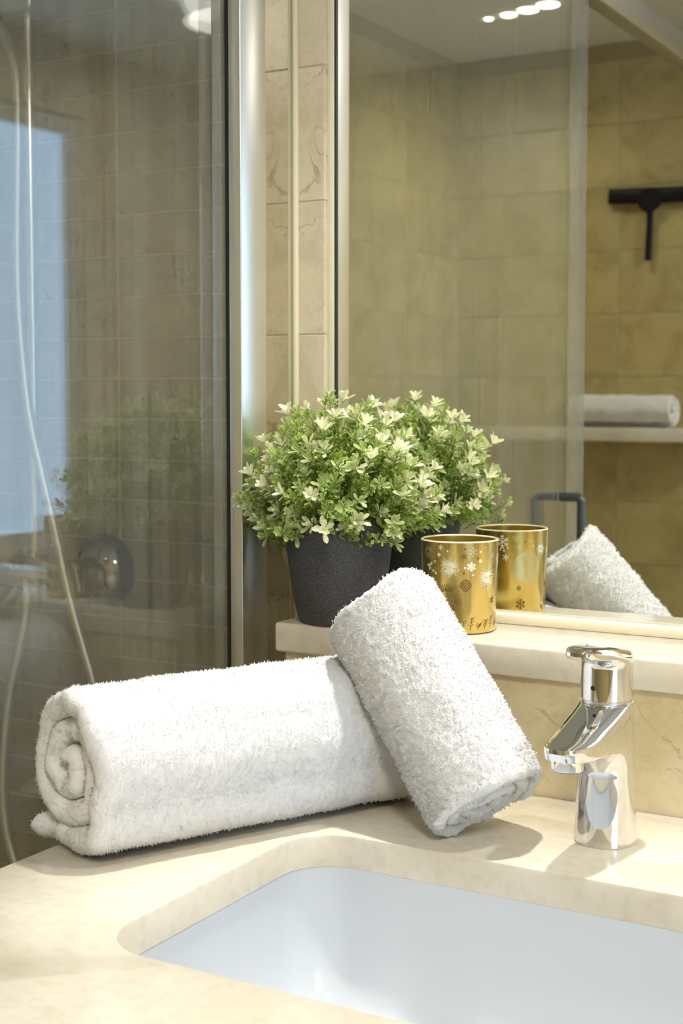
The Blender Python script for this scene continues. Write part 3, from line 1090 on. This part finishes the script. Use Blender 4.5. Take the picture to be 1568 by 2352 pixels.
decal('snowflake_print', snowflake(14 * mm, 80 * mm, 4.6 * mm, 0.9 * mm), M['print_pale'])
for (u, v, r) in ((-32, 66, 1.6), (-29.5, 68, 1.4), (-32, 63, 1.6), (-34.5, 66, 1.3), (-20, 77, 1.9), (-25, 70, 1.2), (22, 71, 1.8), (6, 65, 1.1), (14, 58, 1.1), (22, 80, 1.2), (-11, 81, 1.0), (-27, 61, 1.4), (-24, 59, 1.3), (28, 84, 0.9)):
    decal('dot_print', disc(u * mm, v * mm, r * mm), M['print_light'])
for (u, v, r) in ((-22.5, 73, 1.1), (-25, 66, 1.1), (5, 60, 1.2), (19, 74, 1.0), (6, 83, 1.1), (42, 64, 1.0)):
    decal('dot_print', disc(u * mm, v * mm, r * mm), M['print_dark'])
# chequered bauble
q = []
for k in range(-2, 3):
    w_ = math.sqrt(max(0, 6.0 ** 2 - (k * 2.1) ** 2))
    if w_ > 0.5:
        c45 = math.sqrt(0.5)
        for sg in (1, -1):
            ox, oy = k * 2.1 * c45 * sg, k * 2.1 * c45
            dx, dy = w_ * c45 * -sg * 1.0, w_ * c45
            q += bar((7 + ox - dx) * mm, (48 + oy - dy) * mm, (7 + ox + dx) * mm, (48 + oy + dy) * mm, 0.8 * mm)
decal('bauble_print', q, M['print_dark'])
# twig pattern round the foot
q = []
for s_ in range(0, 9):
    u0 = -22 + s_ * 8.5
    hgt = 14 + 4 * math.sin(s_ * 2.1)
    q += bar(u0 * mm, 5 * mm, (u0 + 2) * mm, hgt * mm, 0.5 * mm)
    for b_ in range(1, 4):
        f = b_ / 4
        q += bar((u0 + 2 * f) * mm, (5 + (hgt - 5) * f) * mm, (u0 + 2 * f + 3.4) * mm, (5 + (hgt - 5) * f + 2.6) * mm, 0.4 * mm)
        q += bar((u0 + 2 * f) * mm, (5 + (hgt - 5) * f) * mm, (u0 + 2 * f - 3.0) * mm, (5 + (hgt - 5) * f + 2.8) * mm, 0.4 * mm)
decal('twig_print', q, M['print_dark'])
# far side of the glass (shows in the mirror); that side lies near u = 88 mm
HB = 2.32 * GR1 / mm - 10
decal('snowflake_print', snowflake((HB + 20) * mm, 78 * mm, 7 * mm, 1.2 * mm), M['print_light'])
decal('snowflake_print', snowflake((HB + 16) * mm, 62 * mm, 3.6 * mm, 1.2 * mm, False), M['print_light'])
decal('snowflake_print', snowflake((HB + 6) * mm, 82 * mm, 3.6 * mm, 0.9 * mm), M['print_pale'])
decal('snowflake_print', snowflake((HB + 2) * mm, 30 * mm, 3.2 * mm, 0.8 * mm, False), M['print_dark'])
decal('snowflake_print', snowflake((HB + 0) * mm, 13 * mm, 5.5 * mm, 1.0 * mm), M['print_dark'])
decal('bauble_print', disc((HB - 7) * mm, 52 * mm, 16 * mm, 40), M['print_pale'], lift=0.00015)
decal('starburst_print', burst((HB + 30) * mm, 66 * mm, 8 * mm, 28, 0.7 * mm, 0.1, rc), M['print_light'])
for (u, v, r) in ((22, 70, 1.1), (18, 69, 1.3), (14, 72, 1.0), (-4, 78, 0.9), (-10, 79, 1.0), (-14, 74, 0.8), (2, 74, 0.8)):
    decal('dot_print', disc((HB + u) * mm, v * mm, r * mm), M['print_light'] if u % 4 else M['print_dark'])

# ------------------------------------------------------------------ shower screen
scr = empty('shower_screen', (-0.83, 0.8, FLOOR_Z), 'frameless glass shower screen with aluminium wall profile left of the ledge', 'shower screen')
scr.location = (0, 0, 0)
ZT = 1.02
GY0 = 0.405
box('glass_pane', -0.834, -0.826, GY0, 1.1935, FLOOR_Z + 0.03, ZT, M['glass'], scr)
box('wall_profile', -0.8235, -0.808, 1.195, 1.242, FLOOR_Z + 0.01, CEIL_Z, M['alu'], scr, bev=0.0012, seg=3)
box('wall_channel', -0.8255, -0.8082, 1.2402, 1.2965, FLOOR_Z + 0.01, CEIL_Z, M['alu_polished'], scr)
box('gasket', -0.8268, -0.8235, 1.1945, 1.205, FLOOR_Z + 0.02, CEIL_Z - 0.01, M['black'], scr)
box('seal_strip', -0.8350, -0.8255, 1.183, 1.1850, FLOOR_Z + 0.03, ZT, M['seal'], scr)
box('edge_seal', -0.8352, -0.8248, GY0 - 0.030, GY0, FLOOR_Z + 0.03, ZT, M['seal_milky'], scr)
box('edge_seal', -0.8252, -0.8232, GY0 + 0.004, GY0 + 0.050, FLOOR_Z + 0.03, ZT, M['seal_pale'], scr)
box('top_rail', -0.846, -0.814, Y_OPP, 1.297, ZT, ZT + 0.052, M['rail_satin'], scr, bev=0.003)
for sx in (1, -1):
    x0 = -0.83 + sx * 0.004
    x1 = -0.83 + sx * 0.040
    tube('pull_handle', [(x0, 0.475, 0.205), (x1 - sx * 0.006, 0.475, 0.205), (x1, 0.475, 0.199), (x1, 0.475, 0.0), (x1, 0.475, -0.100), (x1 - sx * 0.006, 0.475, -0.106), (x0, 0.475, -0.106)], 0.0075, M['handle_metal'], scr, n=16)

# ------------------------------------------------------------------ shower fittings on the shower wall
YF = Y_SH - 0.009
YR = Y_SH - 0.06
rail = empty('shower_rail', (-1.540, YR, 0.1), 'chrome shower riser rail on the tiled wall behind the glass', 'shower rail')
rail.location = (0, 0, 0)
tube('rail_tube', [(-1.540, YR, 0.105), (-1.540, YR, 1.12)], 0.0110, M['rail_chrome'], rail, n=32)
for z in (0.112, 1.10):
    lathe('wall_bracket', [(0.0005, 0), (0.020, 0), (0.020, 0.012), (0.012, 0.02), (0.012, 0.052)], M['dark_chrome'], rail, (-1.540, YF, z), 32, rot=(math.pi / 2, 0, 0))
bm = bmesh.new(); box_bm(bm, -1.62, -1.505, YR - 0.035, YR + 0.03, 0.957, 1.01, 0.008, 3)
bm_obj('slider_bracket', bm, M['slider'], rail, True)
hs_ = empty('hand_shower', (-1.60, YR - 0.05, 1.0), 'chrome hand shower clipped into the slider at the top of the riser rail', 'hand shower')
hs_.location = (0, 0, 0)
tube('grip', [(-1.574, YR - 0.036, 0.945), (-1.582, YR - 0.050, 1.00), (-1.60, YR - 0.075, 1.07), (-1.61, YR - 0.10, 1.13)], [0.0105, 0.012, 0.013, 0.014], M['dark_chrome'], hs_, n=24)
lathe('spray_head', [(0.0005, 0), (0.045, 0), (0.05, 0.006), (0.048, 0.014), (0.02, 0.024), (0.0005, 0.026)], M['dark_chrome'], hs_, (-1.612, YR - 0.125, 1.155), 40, rot=(math.radians(205), 0, 0))
hose = tube('shower_hose', [(-1.574, 1.647, 0.949), (-1.548, 1.643, 0.922), (-1.5215, 1.64, 0.865), (-1.5180, 1.64, 0.772), (-1.5225, 1.64, 0.641), (-1.5235, 1.64, 0.541), (-1.517, 1.64, 0.441), (-1.504, 1.64, 0.340), (-1.481, 1.64, 0.2535), (-1.456, 1.64, 0.167),
                            (-1.4275, 1.64, 0.0614), (-1.4028, 1.64, -0.0103), (-1.378, 1.64, -0.0816), (-1.345, 1.64, -0.22), (-1.335, 1.64, -0.36), (-1.365, 1.64, -0.47), (-1.43, 1.64, -0.51), (-1.50, 1.64, -0.46), (-1.5480, 1.64, -0.3726), (-1.5680, 1.64, -0.300), (-1.5690, 1.64, -0.214), (-1.5530, 1.64, -0.107), (-1.5320, 1.64, -0.0357), (-1.5175, 1.64, 0.02), (-1.513, 1.64, 0.0615)],
            0.0080, M['hose'], None, n=20, smooth_pts=8)
tag(hose, 'flexible metal shower hose hanging in a long loop behind the glass', 'hose')
mx_ = empty('shower_mixer', (-1.43, Y_SH, 0.092), 'chrome single-lever shower mixer with round wall plate behind the glass', 'shower mixer')
mx_.location = (0, 0, 0)
lathe('wall_plate', [(0.0005, 0), (0.056, 0), (0.0575, 0.004), (0.054, 0.012), (0.044, 0.026), (0.030, 0.036), (0.0005, 0.040)], M['dark_chrome'], mx_, (-1.437, YF, 0.092), 64, rot=(math.pi / 2, 0, 0))
lathe('cartridge_cap', [(0.0005, 0), (0.029, 0), (0.031, 0.002), (0.031, 0.058), (0.028, 0.062), (0.0005, 0.063)], M['dark_chrome'], mx_, (-1.440, YF - 0.030, 0.084), 48, rot=(math.radians(90), 0, 0))
tube('mixer_body', [(-1.62, YF - 0.066, 0.078), (-1.44, YF - 0.066, 0.078)], 0.0165, M['dark_chrome'], mx_, n=32)
tube('lever', [(-1.445, YF - 0.080, 0.094), (-1.475, YF - 0.090, 0.104), (-1.510, YF - 0.100, 0.112)], [0.009, 0.008, 0.006], M['dark_chrome'], mx_, n=20)
lathe('hose_outlet', [(0.0005, 0), (0.010, 0), (0.011, 0.004), (0.011, 0.022), (0.0005, 0.022)], M['dark_chrome'], mx_, (-1.513, 1.640, 0.062), 28)
lathe('wall_plate', [(0.0005, 0), (0.034, 0), (0.035, 0.003), (0.020, 0.010), (0.016, 0.05)], M['dark_chrome'], mx_, (-1.605, YF, 0.085), 48, rot=(math.pi / 2, 0, 0))

# ------------------------------------------------------------------ things on the opposite wall (seen in the mirror)
YO = Y_OPP + 0.009
sh = box('wall_shelf', X_L + 0.010, -0.98, YO, YO + 0.118, 0.241, 0.2785, M['counter'], bev=0.002)
tag(sh, 'pale marble wall shelf under the squeegee, reflected in the mirror', 'shelf')
sq = empty('squeegee', (-1.222, YO, 0.91), 'black T-shaped shower squeegee hanging on the tiled wall, reflected in the mirror', 'squeegee')
sq.rotation_euler = (0, math.radians(2), 0)
bm = bmesh.new()
box_bm(bm, -0.122, 0.122, 0.006, 0.026, -0.012, 0.020, 0.004, 2)
bm_obj('blade_holder', bm, M['black_plastic'], sq, True)
box('rubber_blade', -0.124, 0.124, 0.013, 0.017, 0.018, 0.030, M['black'], sq)
bm = bmesh.new()
for vx, r0 in ((0, 0.031),):
    bmesh.ops.create_cone(bm, cap_ends=True, segments=32, radius1=0.033, radius2=0.026, depth=0.024, matrix=Matrix.Translation((0, 0.02, -0.006)) @ Matrix.Rotation(math.pi / 2, 4, 'X'))
bm_obj('pivot', bm, M['black_plastic'], sq, True)
tube('handle', [(0, 0.02, -0.01), (0, 0.019, -0.06), (0, 0.018, -0.170)], [0.010, 0.0085, 0.0095], M['black_plastic'], sq, n=20)


# ------------------------------------------------------------------ lamps
def downlight(x, y, watts, label, cone=75, blend=0.7, rad=0.025, aim=None, col=(1, 0.985, 0.955), r=0.035):
    e = empty('ceiling_downlight', (x, y, CEIL_Z), label, 'ceiling light', 'recessed ceiling downlights')
    lathe('bezel', [(r, -0.001), (r + 0.012, -0.001), (r + 0.012, -0.005), (r + 0.002, -0.007), (r, -0.004)], M['chrome'], e, n=48, close=False)
    lathe('lens', [(0.0005, -0.0025), (r, -0.0025), (r, -0.0012)], M['lens'], e, n=40, close=False)
    ld_ = bpy.data.lights.new('lamp', 'SPOT'); ld_.energy = watts; ld_.spot_size = math.radians(cone); ld_.spot_blend = blend
    ld_.shadow_soft_size = rad; ld_.color = col
    lo = bpy.data.objects.new('lamp', ld_)
    lo.location = (0, 0, -0.012 - 0.0)
    link(lo, e)
    if aim is not None:
        d = Vector(aim) - Vector((x, y, CEIL_Z))
        lo.rotation_euler = d.to_track_quat('-Z', 'Y').to_euler()
    return e


downlight(-0.47, 1.12, KEY_W, 'recessed downlight in the ceiling directly above the basin faucet', 66, 1.0, 0.022, aim=(-0.43, 1.10, 0))
downlight(0.20, 1.02, KEY_W * 0.46, 'recessed downlight in the ceiling along the mirror, right of the faucet', 90, 0.8, 0.03, aim=(-0.35, 1.0, 0.05))

# one shower spot; its ghost reflections in the glass are added as smaller spots
spots_ = empty('spot_with_ghosts', (-1.36, Y_OPP + 0.45, CEIL_Z), 'ceiling spot over the shower with its ghost reflections built as smaller spots', 'ceiling light')
spots_.location = (0, 0, 0)
for (x, yy, r) in ((-1.3555, 3.3858, 0.029), (-1.4178, 3.4057, 0.027), (-1.4783, 3.4234, 0.021), (-1.5388, 3.4325, 0.012)):
    y = 2 * YM - yy
    lathe('spot_and_ghost_lens', [(0.0005, -0.004), (r * 0.8, -0.004), (r, -0.002), (r, 0.0)], M['lens'], spots_, (x, y, CEIL_Z - 0.0005), 32, close=False)
    l_ = bpy.data.lights.new('lamp', 'SPOT'); l_.energy = SHOWER_W * (r / 0.029) ** 2; l_.spot_size = math.radians(150); l_.spot_blend = 0.9; l_.shadow_soft_size = r; l_.color = (1, 0.95, 0.85)
    lo = bpy.data.objects.new('lamp', l_); lo.location = (x, y, CEIL_Z - 0.012); link(lo, spots_)

# unseen round lamp added behind the camera to fill the front faces
rl = empty('added_fill_lamp', (0.30, -0.35, CEIL_Z), 'added round opal fill lamp on the ceiling behind the camera', 'ceiling light')
lathe('fill_lamp_diffuser', [(0.0005, -0.055), (0.12, -0.052), (0.17, -0.035), (0.18, -0.012), (0.18, 0.0)], M['opal'], rl, n=48, close=False)
al = bpy.data.lights.new('lamp', 'AREA'); al.shape = 'DISK'; al.size = 0.34; al.energy = FILL_W; al.color = (1, 0.94, 0.84)
lo = bpy.data.objects.new('lamp', al); lo.location = (0, 0, -0.062); link(lo, rl)
